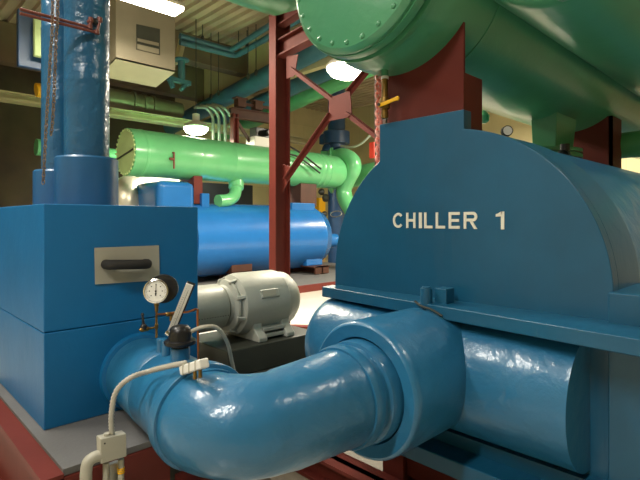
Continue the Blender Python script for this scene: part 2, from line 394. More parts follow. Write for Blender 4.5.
# pipe crossing behind on the right
mb = MB(); mb.tube([P(2.6,5.6,.75), P(1.0,5.6,.75), P(-1,5.6,.75)], .13, 24)
tag(mb.build('green_pipe', M['mint']), 'mint green pipe crossing behind the lettered chiller at the right edge', 'pipe')
c = onA(565,157,4.0)
mb = MB(); mb.cyl(c-Z_*.12, c+Z_*.10, .035, 12); mb.lathe(c+Z_*.0, -A_, [(0,.05),(.06,.05),(.08,.03)], 14)
tag(mb.build('sensor_valve', M['black']), 'black valve beside the green suction neck behind the chiller', 'valve')

# ---------------------------------------------------------------- insulated elbow pipe
AE, BW = 1.05, 2.41
pp = thing('elbow_pipe', 'thick glossy blue insulated pipe bending from the blue cabinet to the lettered chiller', 'pipe', P(1.5, 1.1, ZN-.2))
RB = .225; RP = .203; AQ2 = .968
W0 = P(BW+.02, 1.05, ZN); W1 = P(1.66, .985, ZN); WD = (W1-W0).normalized()
pts = [P(1.70, .988, ZN), W1]
for i in range(1, 17):
    t = math.pi/2*i/16
    pts.append(P(BN+RB - RB*math.sin(t), AQ2+RB - RB*math.cos(t), ZN))
pts += [P(BN, 1.32, ZN), P(BN, 1.42, ZN), P(BN, 1.50, ZN), P(BN, 1.60, ZN), P(BN, 1.70, ZN)]
rr = [.182]*(len(pts)-7) + [.184,.188,.194,.199,.203,.204,.204]
mb = MB(); mb.tube(pts, rr, 64); mb.build('elbow', M['wrap'], pp, angle=60)
mb = MB(); mb.lathe(P(BN, 1.50, ZN), A_, [(0,.2),(0,.212),(.015,.217),(.045,.219),(.06,.211),(.075,.205),(.09,.205),(.095,.220),(.115,.225),(.16,.225)], 64)
mb.build('end_collar', M['wrap'], pp, angle=45)
mb = MB(); mb.lathe(W0, WD, [(0,.168),(.28,.172),(.40,.176),(.405,.172),(.41,.175),(.58,.177),(.72,.178)], 64)
mb.build('straight_run', M['wrap'], pp, angle=60)
mb = MB(); mb.lathe(W0-WD*.01, WD, [(0,.19),(.055,.192),(.07,.186),(.075,.17)], 64); mb.build('wall_flange', M['box'], pp)
mb = MB(); mb.lathe(P(1.735, .992, ZN), WD, [(0,.17),(0,.192),(.010,.201),(.066,.204),(.074,.201),(.076,.187),(.098,.186)], 64); mb.build('coupling_ring', M['wrap'], pp, angle=28)
# three little sockets on top of the pipe
for b, a, h in ((2.06, 1.0, .045), (1.99, .99, .055)):
    MB().cyl(P(b,a,ZN+.16), P(b,a,ZN+.185+h), .021, 20).build('socket', M['wrap'], pp, bevel=.003)
MB().cyl(P(1.885,1.0,ZN+.16), P(1.885,1.0,ZN+.225), .040, 24).build('socket', M['wrap'], pp, bevel=.004)

# ---------------------------------------------------------------- blue cabinet
BXT, BXB = .0725, -.936
cb = thing('blue_cabinet', 'blue insulated cabinet with a black foam handle on a grey plate', 'cabinet', P(2.85, 1.0, BXB))
mb = MB(); mb.box(BW, 3.35, .618, 1.386, -.502, BXT); mb.build('upper_casing', M['box'], cb, bevel=.005)
mb = MB(); mb.box(BW-.004, 3.35, .618, 1.386, BXB, -.505); mb.build('lower_casing', M['box'], cb, bevel=.005)
mb = MB(); q = [onB(x, y, BW-.003) for x, y in ((94.3,247.8),(158.7,245.3),(159.3,280.2),(95,284.3))]
mb.prism(q, Vector((.004,0,0))); plate = mb.build('handle_plate', M['plategrey'], cb)
p0 = onB(109.5, 265, BW-.055); p1 = onB(149, 264, BW-.055); R = .024
d = Vector((0,1,0))
mb = MB(); mb.tube([p0+Vector((-.055,0,0)), p0+Vector((-.02,0,0)), p0+Vector((-.006,.006,0)), p0+Vector((0,.022,0)), p1+Vector((0,-.022,0)), p1+Vector((-.006,-.006,0)), p1+Vector((-.02,0,0)), p1+Vector((-.055,0,0))], [R*.95,R,R,R,R,R,R,R*.95], 20)
h = mb.build('handle', M['rubber'], cb, angle=70); h['label'] = 'black foam covered handle'
# grey pad and red steel frame with spring isolator under the cabinet
fr = thing('red_steel_frame', 'red steel frame with a grey top pad under the blue cabinet', 'frame', P(2.8, 1.2, FL))
MB().box(1.985, 3.4, .575, 1.42, -.962, BXB).build('grey_pad', M['pad'], fr)
mb = MB(); mb.box(1.975, 1.99, .50, 1.0, -1.32, -.965); mb.box(1.93, 1.985, .50, 1.0, -1.335, -1.32)
mb.box(1.975, 3.4, .50, .575, -.985, -.95); mb.box(1.975, 3.4, .555, .57, -1.32, -.985); mb.box(1.975, 3.4, .44, .57, -1.34, -1.32)
mb.build('channel', M['red'], fr)
mb = MB(); mb.box(1.99, 3.4, .57, 1.42, -1.32, -.965); mb.build('concrete_block', M['dark'], fr)
for k, (b, a) in enumerate(((1.90, 1.10), (1.90, .45))):
    mb = MB(); pts = [P(b + .06*math.cos(t*.4), a + .06*math.sin(t*.4), -1.52 + t*.4/(2*math.pi)*.036) for t in range(0, 150)]
    mb.tube(pts, .011, 8); mb.build('spring', M['black'], fr)
    MB().box(b-.09, b+.09, a-.09, a+.09, FL, -1.52).build('spring_base', M['black'], fr, bevel=.005)
    MB().box(b-.03, b+.09, a-.07, a+.07, -1.15, -1.12).build('spring_bracket', M['red'], fr)
for b in (2.1, 3.3):
    for a in (.7, 1.3): MB().box(b-.08, b+.08, a-.08, a+.08, FL, -1.32).build('leg', M['red'], fr)

# vertical pipes standing on the cabinet
def riser(b, a, zs, R1, R2, label):
    t = thing('riser_pipe', label, 'pipe', P(b, a, BXT), 'blue riser pipes')
    MB().lathe(P(b,a,BXT-.0), Z_, [(0,R1),(zs-BXT-.01,R1),(zs-BXT,R1-.008),(zs-BXT,R2-.02)], 64).build('sleeve', M['sleeve'], t)
    mb = MB(); prof = [(0,R2)]; z = 0
    k = 0
    while z < CE - zs:
        z += .42; k += 1
        prof += [(z-.012,R2*(1+.01*random.random())), (z,R2*1.022), (z+.012,R2)]
    mb.lathe(P(b,a,zs-.01), Z_, [p for p in prof if p[0] <= CE-zs], 56); mb.build('riser', M['wrapdark'], t)
    return t
c1 = onB(87, 160, 2.78); A1 = c1.y
riser(2.78, A1, .335, .158, .112, 'thick blue pipe rising from a wide sleeve on the cabinet')
riser(3.16, .895, .29, .138, .095, 'thinner blue pipe behind the thick one, rising from the cabinet')
print('riser a', A1)

# chains
def chain(pts, name, label, r=.010):
    path = bez(pts, 40); mb = MB(); step = .017; acc = 0; last = path[0]; k = 0
    pos = [path[0]]
    for p in path[1:]:
        while (p-pos[-1]).length >= step:
            pos.append(pos[-1] + (p-pos[-1]).normalized()*step)
    for i, p in enumerate(pos[:-1]):
        t = (pos[i+1]-p).normalized(); x = t.orthogonal().normalized(); y = t.cross(x)
        if i % 2: x = y
        loop = []
        for q in range(8):
            an = 2*math.pi*q/8; loop.append(p + t*(.0125*math.cos(an)) + x*(.0068*math.sin(an)))
        mb.tube(loop, .0026, 4, closed=True)
    return tag(mb.build(name, M['chain']), label, 'chain', 'chains by the risers')
chain([onB(53,-560,2.6), onB(53,-40,2.6), onB(50,60,2.6), onB(46.5,120,2.6), onB(43,186,2.6)], 'valve_chain', 'steel chain hanging left of the blue risers, leftmost of the two')
chain([onB(58,-560,2.62), onB(58,-40,2.62), onB(56,40,2.62), onB(53,115,2.62), onB(50,140,2.62)], 'valve_chain', 'steel chain hanging close in front of the thinner blue riser')

# brown sensing tubes
for (p, label) in ((((20,9),(90,27.5),(91,20)), 'upper brown sensing tube running to the thick blue riser'),
                   (((20,13.5),(97,32.5),(100,20)), 'lower brown sensing tube running to the thick blue riser')):
    t = [onB(x, y, 2.64) for x, y in p]
    e = onB(p[2][0], p[2][1], 2.64)
    path = [t[0], t[1]-(t[1]-t[0]).normalized()*.03] + [t[1]] + [t[1]+(t[2]-t[1]).normalized()*.02, t[2]]
    root = thing('sensing_tube', label, 'tube', t[0], 'brown sensing tubes')
    MB().tube(path, .0075, 12).build('tube', M['rust'], root)
    MB().tube([t[2], t[2]+Vector((-.04,0,0))], .010, 12).build('end_fitting', M['rust'], root)
    MB().lathe(t[2]+Z_*.0-Z_*.012, Z_, [(0,.010),(0,.013),(.024,.013),(.024,.010)], 10).build('fitting', M['rust'], root)
    MB().lathe(t[1]-Z_*.008, Z_, [(0,.010),(0,.013),(.02,.013),(.02,.010)], 10).build('fitting', M['rust'], root)
c = onB(95.5, 22, 2.65); tag(MB().lathe(c, -B_, [(-.03,.012),(.004,.016),(.012,.016),(.016,.008)], 14).build('test_plug', M['black']), 'small black plug on the thick riser between two brown fittings', 'plug')

# ---------------------------------------------------------------- instruments on the pipe
AI = 1.02
def I(x, y, a=AI): return onA(x, y, a)
g = thing('dial_gauge', 'round white dial gauge with chrome rim on a brass stem before the cabinet', 'gauge', I(155,333))
c = I(156.5, 291); nd = Vector((.50,-.86,0)).normalized()
look = (Vector((0,0,EYE)) - c).normalized(); nd = (look + Vector((-.0,-.30,.0))).normalized()
MB().lathe(c, nd, [(-.035,.030),(-.035,.050),(-.005,.054),(.010,.057),(.016,.056),(.018,.050),(.010,.048),(.010,.0)], 48).build('rim', M['chrome'], g, angle=40)
dial = MB().lathe(c, nd, [(.0,.0485),(.0115,.0485)], 48).build('dial', M['dial'], g)
x = nd.cross(Z_).normalized()*-1; y = Z_.copy()
if x.dot(Vector((CA,SA,0))) < 0: x = -x
y = nd.cross(x); y = y if y.z > 0 else -y
mb = MB()
for i in range(31):
    t = math.radians(-135 + 270*i/30); L0 = .036 if i % 5 == 0 else .040
    u = x*math.sin(t) + y*math.cos(t)
    mb.bar(c+nd*.0125+u*L0, c+nd*.0125+u*.045, .0011, .0006, nd)
for i in range(0, 31, 5):
    t = math.radians(-135 + 270*i/30); u = x*math.sin(t) + y*math.cos(t); mb.bar(c+nd*.0125+u*.027, c+nd*.0125+u*.031, .005, .0006, nd)
mb.bar(c+nd*.0125-y*.012-x*.006, c+nd*.0125-y*.012+x*.006, .0012, .0006, nd)
mb.build('markings', M['black'], dial)
mb = MB(); mb.bar(c+nd*.014-y*.020, c+nd*.014+y*.034, .0022, .001, nd); mb.bar(c+nd*.014-y*.022, c+nd*.014-y*.006, .005, .001, nd); mb.cyl(c+nd*.012, c+nd*.017, .004, 12); mb.build('needle', M['black'], dial)
bc = c + Vector((CA,SA,0))*.022 - nd*.040 + Z_*.010
MB().lathe(bc, nd, [(-.03,.03),(-.025,.066),(.0,.068),(.006,.064),(.006,.0)], 40).build('backplate', M['black'], g)
mb = MB(); s0 = c - Z_*.052; s1 = I(155.5, 333); s1 = Vector((s0.x, s0.y, s1.z)); mb.cyl(s1-Z_*.02, s0, .0055, 12); mb.lathe(s0-Z_*.045, Z_, [(0,.0055),(.005,.008),(.025,.009),(.03,.012),(.045,.012)], 10)
mb.lathe(s0-Z_*.125, Z_, [(0,.005),(.004,.0085),(.024,.0085),(.028,.005)], 8); mb.build('stem', M['brass'], g)
pt = onA(156, 333, AI)
# isolation valve left of stem
v = thing('isolation_valve', 'small brass needle valve with black handle left of the gauge stem', 'valve', I(140,330))
ax = s1.x; ay = s1.y
w0 = Vector((ax, ay, I(150,325).z)); w1 = w0 - A_*.072
MB().cyl(w0, w1, .005, 10).build('branch', M['brass'], v)
MB().lathe(w1-A_*.01, A_, [(0,.004),(.01,.011),(.04,.011),(.048,.005)], 10).build('body', M['brass'], v)
k0 = w1 + A_*.012
MB().lathe(k0, Vector((0,-.10,1)), [(0,.013),(.018,.014),(.022,.010),(.028,.006),(.062,.005),(.068,.008),(.076,.004)], 12).build('handle', M['black'], v)
# copper tube
t = thing('copper_tube', 'bare copper tube branching right from the gauge stem and turning down', 'tube', I(197,360))
z0 = I(158, 315).z
q0 = Vector((ax, ay, z0)); q1 = onA(188, 312, AI+.02); q2 = onA(196.5, 309, AI+.03); q3 = onA(197.5, 316, AI+.03); q4 = onA(198.5, 362, AI+.03)
MB().tube([q0, q1, q2-A_*.004, q2+A_*.006-Z_*.004, q3, q4], .0048, 12).build('tube', M['copper'], t)
f0 = onA(171, 314, AI+.01)
MB().lathe(f0-A_*.025, A_, [(0,.006),(.006,.010),(.045,.010),(.05,.006)], 8).build('union', M['brass'], t)
MB().cyl(f0, f0-Z_*.03, .007, 10).build('drain_fitting', M['brass'], t)
# thermometer
th = thing('thermometer', 'slanted industrial thermometer with long white scale above the blue pipe', 'thermometer', I(170,332))
e0 = I(171, 331); e1 = I(189.8, 284)
dd = (e1-e0).normalized(); nn = (Vector((0,0,EYE))-e0).normalized(); sx = dd.cross(nn).normalized(); nn = sx.cross(dd).normalized()
if nn.dot(Vector((0,0,EYE))-e0) < 0: nn = -nn
mb = MB(); mb.bar(e0-nn*.008+sx*.004, e1-nn*.008+sx*.004, .036, .018, nn); mb.build('case', M['black'], th, bevel=.003)
mb = MB(); mb.bar(e0+nn*.002-dd*0, e1+nn*.002, .030, .004, nn); sc = mb.build('scale', M['dial'], th)
mb = MB()
for i in range(20):
    p = e0 + dd*(.02 + (e1-e0).length*.88*i/20); l = .008 if i % 5 == 0 else .004
    mb.bar(p+nn*.0045-sx*.008, p+nn*.0045-sx*(.008-l), .0008, .0006, nn)
mb.bar(e0+nn*.0045+sx*.004, e1+nn*.0045+sx*.004-dd*.03, .0012, .0006, nn)
mb.build('markings', M['dark'], sc)
# flow switch (black dome)
fs = thing('flow_switch', 'black domed flow switch on top of the blue pipe', 'switch', P(1.885,1.0,ZN+.225))
zt = I(180,352).z
c0 = P(1.885, 1.0, ZN+.205)
MB().lathe(c0, Z_, [(0,.022),(0,.034),(.028,.034),(.030,.045)], 24).build('base', M['rubber'], fs)
MB().lathe(c0+Z_*.030, Z_, [(0,.052),(.004,.064),(.012,.067),(.020,.065),(.023,.052)], 32).build('collar', M['black'], fs)
MB().lathe(c0+Z_*.048, Z_, [(0,.050),(.034,.047),(.050,.043),(.060,.034),(.064,.020),(.065,0)], 32).build('dome', M['black'], fs)
MB().lathe(c0+Z_*.072+B_*.03+A_*(-.03), Vector((-.6,-.5,.5)), [(0,.012),(.02,.012),(.022,.004)], 12).build('screw_cap', M['chrome'], fs)
# white junction block
jb = thing('terminal_block', 'off white plastic terminal block beside the black flow switch', 'junction box', onA(193,372,.90))
j0, j1 = onA(184,369,.90), onA(204.5,362,.90)
mb = MB(); mb.bar(j0-Z_*.004, j1-Z_*.004, .040, .034); mb.build('housing', M['white'], jb, bevel=.006)
for s in (.2,.5,.8): MB().box(*(lambda c: (-c.x-.002, -c.x+.002, c.y-.0218, c.y+.0218, c.z-EYE-.0225, c.z-EYE+.0145))(j0.lerp(j1,s))).build('rib', M['conduit'], jb)
for k in (.55, .8): MB().cyl(j0.lerp(j1,k), j0.lerp(j1,k)-Z_*.05, .007, 10).build('pin', M['brass'], jb)

# flexible conduit
def flex(path, r, name, label, m=M['flex'], pitch=.013, parent=None):
    P_ = bez(path, 14)
    L = [0]
    for i in range(1, len(P_)): L.append(L[-1]+(P_[i]-P_[i-1]).length)
    n = int(L[-1]/(pitch/2)); pts = []; rr = []
    j = 0
    for k in range(n+1):
        s = L[-1]*k/n
        while j < len(L)-2 and L[j+1] < s: j += 1
        f = (s-L[j])/max(1e-6, L[j+1]-L[j]); pts.append(P_[j].lerp(P_[j+1], f)); rr.append(r*(1.06 if k % 2 else .84))
    return MB().tube(pts, rr, 14).build(name, m, parent, angle=80)
f0 = I(112,437,.72); f0 = onB(112,438,1.90)
tag(flex([onB(112,436,1.88), onB(111.5,415,1.87), onB(116,392,1.86), onB(130,378,1.84), onB(150,371,1.83), onA(170,366,.87), onA(186,363,.895)], .0105, 'flexible_conduit', ''), 'ribbed grey flexible conduit arching over the blue pipe to the terminal block', 'conduit')
tag(MB().tube(bez([onA(188,333,1.03), onA(203,327,1.06), onA(217,328,1.12), onA(227,342,1.18), onA(232,362,1.24), onA(237,385,1.34)], 10), .0085, 14).build('grey_cable', M['conduit']), 'smooth grey cable looping from the flow switch down behind the pipe', 'cable')

# junction box and rigid conduits
j = thing('junction_box', 'grey metal junction box on conduits in front of the red frame', 'junction box', onB(112,465,1.88))
q = [onB(x,y,1.86) for x,y in ((100.5,439),(126.5,433.5),(127,456.5),(101,464.5))]
mb = MB(); mb.prism(q, Vector((-.045,0,0))); mb.build('housing', M['conduit'], j, bevel=.004)
c = onB(104.8,443.5,1.859); MB().lathe(c, -B_, [(-.004,.003),(.001,.003)], 12).build('screw_hole', M['black'], j)
for x in (107,121): MB().cyl(onB(x,438,1.88), onB(x,433,1.88), .012, 14).build('hub', M['conduit'], j)
def conduit(path, r, label):
    return tag(MB().tube(path, r, 18).build('rigid_conduit', M['conduit']), label, 'conduit', 'conduits under the junction box')
c0 = onB(106,463,1.885); conduit([c0, Vector((c0.x,c0.y,0))], .0115, 'grey conduit dropping from the left of the junction box bottom')
c0 = onB(121,459,1.885); conduit([c0, Vector((c0.x,c0.y,0))], .0115, 'grey conduit wrapped in yellow tape below the junction box'); cy = c0
c0 = onB(113.5,462,1.92); mb = MB(); mb.box(-c0.x-.012, -c0.x+.012, c0.y-.02, c0.y+.02, FL, c0.z-EYE); 
tag(mb.build('mounting_strut', M['galv'], bevel=.003), 'steel strut standing between the two conduits below the junction box', 'strut')
e = onB(102,455,1.88); f = onB(90.5,458.5,1.88)
path = bez([e, e.lerp(f,.75), f+Vector((0,-.010,-.014)), f+Vector((0,-.016,-.05))], 6) + [Vector((f.x, f.y-.016, 0))]
conduit(path, .021, 'thicker grey conduit elbowing down left of the junction box')
t = Vector((cy.x, cy.y, onB(121,473,1.885).z)); mb = MB()
for k in range(3): mb.lathe(t+Z_*(.008*k), Z_, [(0,.0125),(.003,.014),(.006,.0125)], 16)
tag(mb.build('yellow_tape', M['yellow']), 'yellow tape bands around the right conduit below the junction box', 'tape')

# ---------------------------------------------------------------- grey motor and pump coupling
mo = thing('electric_motor', 'large grey electric motor with a cylindrical coupling guard on a dark base', 'motor', P(4.0, 3.3, -1.5))
BM, ZM = 4.0, -.82
aL = onB(223, 300, BM).y; aR = onB(289, 300, BM).y
print('motor', aL, aR)
RM = .30; LM = aR - aL
mb = MB(); mb.lathe(P(BM, aL, ZM), A_, [(-.03,.19),(0,.20),(.02,.245),(.035,.25),(.06,.235),(.09,.285),(.15,RM),(LM*.72,RM),(LM*.74,RM-.015),(LM*.88,RM-.03),(LM*.96,.22),(LM,.12)], 56)
mb.build('body', M['greymotor'], mo, angle=32)
for k in range(8):
    t = 2*math.pi*(k+.5)/8; d = Vector((-math.cos(t),0,math.sin(t)))
    mb = MB(); mb.bar(P(BM,aL+.01,ZM)+d*.232, P(BM,aL+.12,ZM)+d*.262, .035, .05, d); mb.build('rib', M['greymotor'], mo, bevel=.008)
mb = MB(); mb.lathe(P(BM, aL-.9, ZM), A_, [(0,.2),(.0,.215),(.82,.215),(.85,.20)], 48); mb.build('coupling_guard', M['greymotor'], mo)
mb = MB()
for k in range(30):
    a = aL-.86+.027*k; t = math.radians(-14); d = Vector((math.cos(t)*.94,-.0,math.sin(t)*.94))
    mb.lathe(P(BM,a,ZM)+Vector((math.cos(t),0,math.sin(t)))*.2135, Vector((math.cos(t),0,math.sin(t))), [(0,.005),(.003,.005)], 6)
mb.build('vent_holes', M['black'], mo)
# louvres and feet
mb = MB()
t = math.radians(22); dv = Vector((math.cos(t),0,math.sin(t)))
mb.bar(P(BM,aL+.24,ZM)+dv*.292, P(BM,aL+.46,ZM)+dv*.292, .085, .03, dv); mb.build('air_inlet', M['greymotor'], mo, bevel=.01)
mb = MB(); mb.bar(P(BM,aL+.26,ZM)+dv*.300, P(BM,aL+.42,ZM)+dv*.300, .055, .02, dv); mb.build('air_slot', M['plategrey'], mo)
for a in (aL+.18, aL+.52):
    mb = MB(); pts = [P(BM-.335,a,-1.15), P(BM-.335,a,-1.11), P(BM-.25,a,-1.03), P(BM-.24,a,-.82), P(BM+.24,a,-.82), P(BM+.25,a,-1.03), P(BM+.335,a,-1.11), P(BM+.335,a,-1.15)]
    mb.prism(pts, Vector((0,.10,0))); mb.build('foot', M['greymotor'], mo, bevel=.01)
for z in (-1.05, -1.11):
    mb = MB(); mb.box(BM-.29, BM+.29, aL+.26, aL+.54, z-.018, z+.018); mb.build('foot_rib', M['greymotor'], mo, bevel=.006)
mb = MB(); mb.prism([P(BM-.38, aL-.2, -1.15), P(BM+.38, aL-.2, -1.15), P(BM+.42, aL-.2, -1.38), P(BM-.42, aL-.2, -1.38)], Vector((0,LM+.28,0)))
mb.build('pedestal', M['dark'], mo, bevel=.01)
mb = MB(); mb.box(BM-.75, BM+.6, aL-.95, aR+.35, FL+.12, -1.38); mb.build('skid', M['dark'], mo, bevel=.01)
mb = MB(); mb.box(BM-.88, BM+.8, aL-1.0, aR+.45, FL, FL+.12); mb.build('plinth', M['dark'], mo, bevel=.01)
for a in (aR+.22,):
    for b in (BM-.6, BM+.45): MB().lathe(P(b,a,-1.38), Z_, [(0,.03),(.03,.03),(.03,.012),(.10,.012)], 8).build('anchor_bolt', M['dark'], mo)
bx = onA(298, 317, 4.6)
def beamI(name, m, p, q, w, h, t=.02, parent=None, up=Z_):
    p, q = Vector(p), Vector(q); d = (q-p).normalized(); x = d.cross(up).normalized(); y = x.cross(d).normalized()
    mb = MB(); mb.bar(p+y*(h/2-t/2), q+y*(h/2-t/2), w, t, up); mb.bar(p-y*(h/2-t/2), q-y*(h/2-t/2), w, t, up); mb.bar(p, q, t, h-t*1.5, up)
    return mb.build(name, m, parent)
tag(beamI('floor_beam', M['red'], P(5.6,4.0,FL+.07), P(4.55,4.9,FL+.07), .12, .14), 'short red steel beam lying on the white floor behind the motor', 'beam')
# ---------------------------------------------------------------- steel column and bracing bay
col = thing('steel_column', 'dark red steel column standing behind the grey motor', 'column', P(5.45, 4.43, FL))
BCb, ACa = 5.47, 4.33
mb = MB(); mb.box(BCb-.075, BCb+.075, ACa-.0, ACa+.022, FL, CE); mb.box(BCb-.075, BCb+.075, ACa+.25, ACa+.272, FL, CE); mb.box(BCb-.010, BCb+.010, ACa+.02, ACa+.255, FL, CE)
mb.build('shaft', M['red'], col)
MB().box(BCb-.2, BCb+.2, ACa-.06, ACa+.34, FL, FL+.03).build('base_plate', M['red'], col)
AX = ACa + .12
g1 = onA(285, 178, AX); mb = MB(); mb.prism([g1+Vector((-.05,0,-.20)), g1+Vector((.10,0,.0)), g1+Vector((.14,0,.14)), g1+Vector((-.05,0,.20))], Vector((0,.012,0))); mb.build('lower_gusset', M['red'], col)
g2 = onA(290, 66, AX); mb = MB(); mb.prism([g2+Vector((-.08,0,-.16)), g2+Vector((.09,0,-.16)), g2+Vector((.17,0,.12)), g2+Vector((-.08,0,.16))], Vector((0,.012,0))); mb.build('upper_gusset', M['red'], col)
bc = thing('cross_brace', 'red steel X brace with square centre plate beside the column', 'brace', onA(340,180,AX))
q = [onA(x,y,AX-.02) for x,y in ((329,98),(350,90.5),(351.5,113),(347,117.5),(328.5,121))]
MB().prism(q, Vector((0,.014,0))).build('centre_plate', M['red'], bc)
for (x0,y0),(x1,y1) in (((293,70),(333,100)),((286,181),(331,116)),((349,94),(377,60)),((349,115),(384,142))):
    p, q2 = onA(x0,y0,AX), onA(x1,y1,AX)
    mb = MB(); mb.bar(p, q2, .008, .075); mb.bar(p+Z_*.033+Vector((0,-.03,0)), q2+Z_*.033+Vector((0,-.03,0)), .06, .008); mb.build('angle_bar', M['red'], bc)
c2 = thing('steel_column', 'dark red steel column half hidden behind the neck of the lettered chiller', 'column', P(3.55, 4.43, FL))
bb = -onA(380, 100, ACa).x
mb = MB(); mb.box(bb-.08, bb+.08, ACa, ACa+.02, FL, CE); mb.box(bb-.08, bb+.08, ACa+.25, ACa+.27, FL, CE); mb.box(bb-.01, bb+.01, ACa+.02, ACa+.25, FL, CE); mb.build('shaft', M['brown'], c2)
tag(beamI('cross_beam', M['red'], P(BCb-.02, AX, 2.45), P(bb+.02, AX, 2.62), .16, .24), 'red steel I-beam bridging from the column toward the dark green vessel', 'beam')
tag(beamI('cross_beam', M['red'], P(BCb-.02, AX, 2.86), P(bb+.02, AX, 3.1), .14, .18), 'upper red steel I-beam just above the other, joined to the column', 'beam')

# green pipe overhead
tag(MB().tube([P(4.75, 4.12, CE), P(4.75, 4.12, 3.2), P(4.75, 4.02, 2.92), P(4.75, 3.8, 2.82), P(4.75, 3.4, 2.80), P(4.75, 1, 2.80), P(4.75, -2, 2.80)], .26, 40).build('overhead_pipe', M['green']), 'big dark green pipe running overhead at top centre beside the column', 'pipe')

# ---------------------------------------------------------------- second chiller at the back
B2, RV2, ZV2 = 10.4, .88, -.48
c_ = thing('distant_chiller', 'bright blue chiller with rounded shell at the back behind the column', 'chiller', P(B2, 8, FL))
mb = MB(); mb.lathe(P(B2, 5.5, ZV2), A_, [(0,RV2),(3.9,RV2),(3.92,RV2+.01),(3.98,RV2+.01),(4.0,RV2-.02),(4.25,RV2-.10),(4.4,RV2-.3),(4.45,RV2-.5)], 64); mb.build('shell', M['bright'], c_, angle=50)
mb = MB(); mb.box(9.9, 11.3, 4.74, 5.64, FL+.3, .86); mb.build('water_box', M['bright'], c_, bevel=.14)
mb = MB(); mb.box(10.0, 10.1, 5.85, 6.05, .2, .62); mb.build('lug', M['bright'], c_, bevel=.01)
for a in (8.55,):
    mb = MB(); mb.box(9.95, 10.9, a, a+.85, .1, .47); mb.build('cradle', M['bright'], c_, bevel=.02)
for a in (6.5, 8.9):
    mb = MB(); mb.box(9.75, 11.3, a, a+.6, -1.25, -.9); mb.build('saddle', M['bright'] if a > 8 else M['brown'], c_, bevel=.02)
    mb = MB()
    for b in (9.45, 10.3, 11.1): mb.box(b, b+.06, a+.05, a+.55, -1.45, -1.25)
    mb.box(9.45, 11.3, a, a+.6, -1.28, -1.25); mb.box(9.45, 11.3, a+.28, a+.32, -1.45, -1.25); mb.build('support', M['brown'], c_)
mb = MB(); mb.cyl(P(B2-.35, 9.6, -.6), P(B2-.35, 10.3, -.6), .2, 24); mb.build('nozzle', M['bright'], c_)
pd = MB().box(8.05, 12.5, 5.5, 12, FL, FL+.13); tag(pd.build('equipment_pad', M['pad']), 'low grey concrete pad under the bright blue chiller', 'pad')
tag(MB().box(7.97, 8.05, 4, 12, FL, FL+.15).build('pad_curb', M['red']), 'red steel curb along the front of the grey equipment pad', 'curb')

t2 = thing('long_green_vessel', 'long mint green horizontal vessel lying above the bright blue chiller', 'vessel', P(10.4, 7.5, .9))
Z2 = 1.455
mb = MB(); mb.lathe(P(10.4, 4.25, Z2), A_, [(0,.515),(.25,.515),(.26,.525),(.30,.525),(.31,.515),(1.55,.512),(1.56,.508),(1.60,.508),(1.61,.502),(2.5,.502),(2.51,.507),(2.54,.502),(4.2,.502),(4.21,.507),(4.24,.502),(5.4,.502),(5.42,.515),(5.48,.502),(5.58,.502),(5.6,.515),(5.66,.502),(5.78,.502),(5.8,.515),(5.86,.50),(6.35,.49),(6.55,.40),(6.6,.2)], 72)
mb.build('shell', M['mint'], t2, angle=40)
mb = MB(); mb.lathe(P(10.4, 4.25, Z2), -A_, [(0,.46),(.012,.46),(.014,.0)], 48); cp = mb.build('end_plate', M['cream'], t2)
for k in range(28):
    t = 2*math.pi*k/28; MB().lathe(P(10.4+.475*math.cos(t), 4.25, Z2+.475*math.sin(t)), -A_, [(0,.03),(.03,.03)], 6).build('bolt', M['cream'], cp)
mb = MB(); mb.bar(P(10.4-.42,4.225,Z2+.02), P(10.4+.42,4.225,Z2-.12), .02, .03); mb.build('lifting_bar', M['dark'], cp)
for a, w_ in ((onB(194,190,10.1).y, .22), (9.0, .6)):
    mb = MB(); mb.box(10.1, 10.7, a, a+w_, .38, 1.02); mb.build('saddle', M['red'] if a < 8.5 else M['brown'], t2)
tag(MB().box(12.6, 13.2, 6.6, 9.2, FL, 1.1).build('shadow_block', M['black'], bevel=.02), 'black block standing for the shadow behind the mint vessel, seen through the gap above the bright blue shell', 'cabinet')  # black block added as the dark shade in the gap
# sight valve
sv = onB(174,155,9.86); mb = MB(); mb.tube([sv+Z_*.06, sv-Z_*.30], .022, 10); mb.cyl(sv-Z_*.09, sv-A_*.10-Z_*.09, .03, 10); mb.tube([sv+Z_*.05+B_*.15-A_*.05, sv+Z_*.05, sv+Z_*.02], .022, 10)
o = mb.build('sight_valve', M['rust'], t2)
# conical drain under vessel
mb = MB(); ps = [onB(236,180,10.35), onB(236,188,10.3), onB(234,196,10.2), onB(228,200,10.1), onB(218,201,10.05)]
mb.tube(bez(ps,6), [.19]*7+[.15]*18, 20); mb.build('drain_elbow', M['mint'], t2)
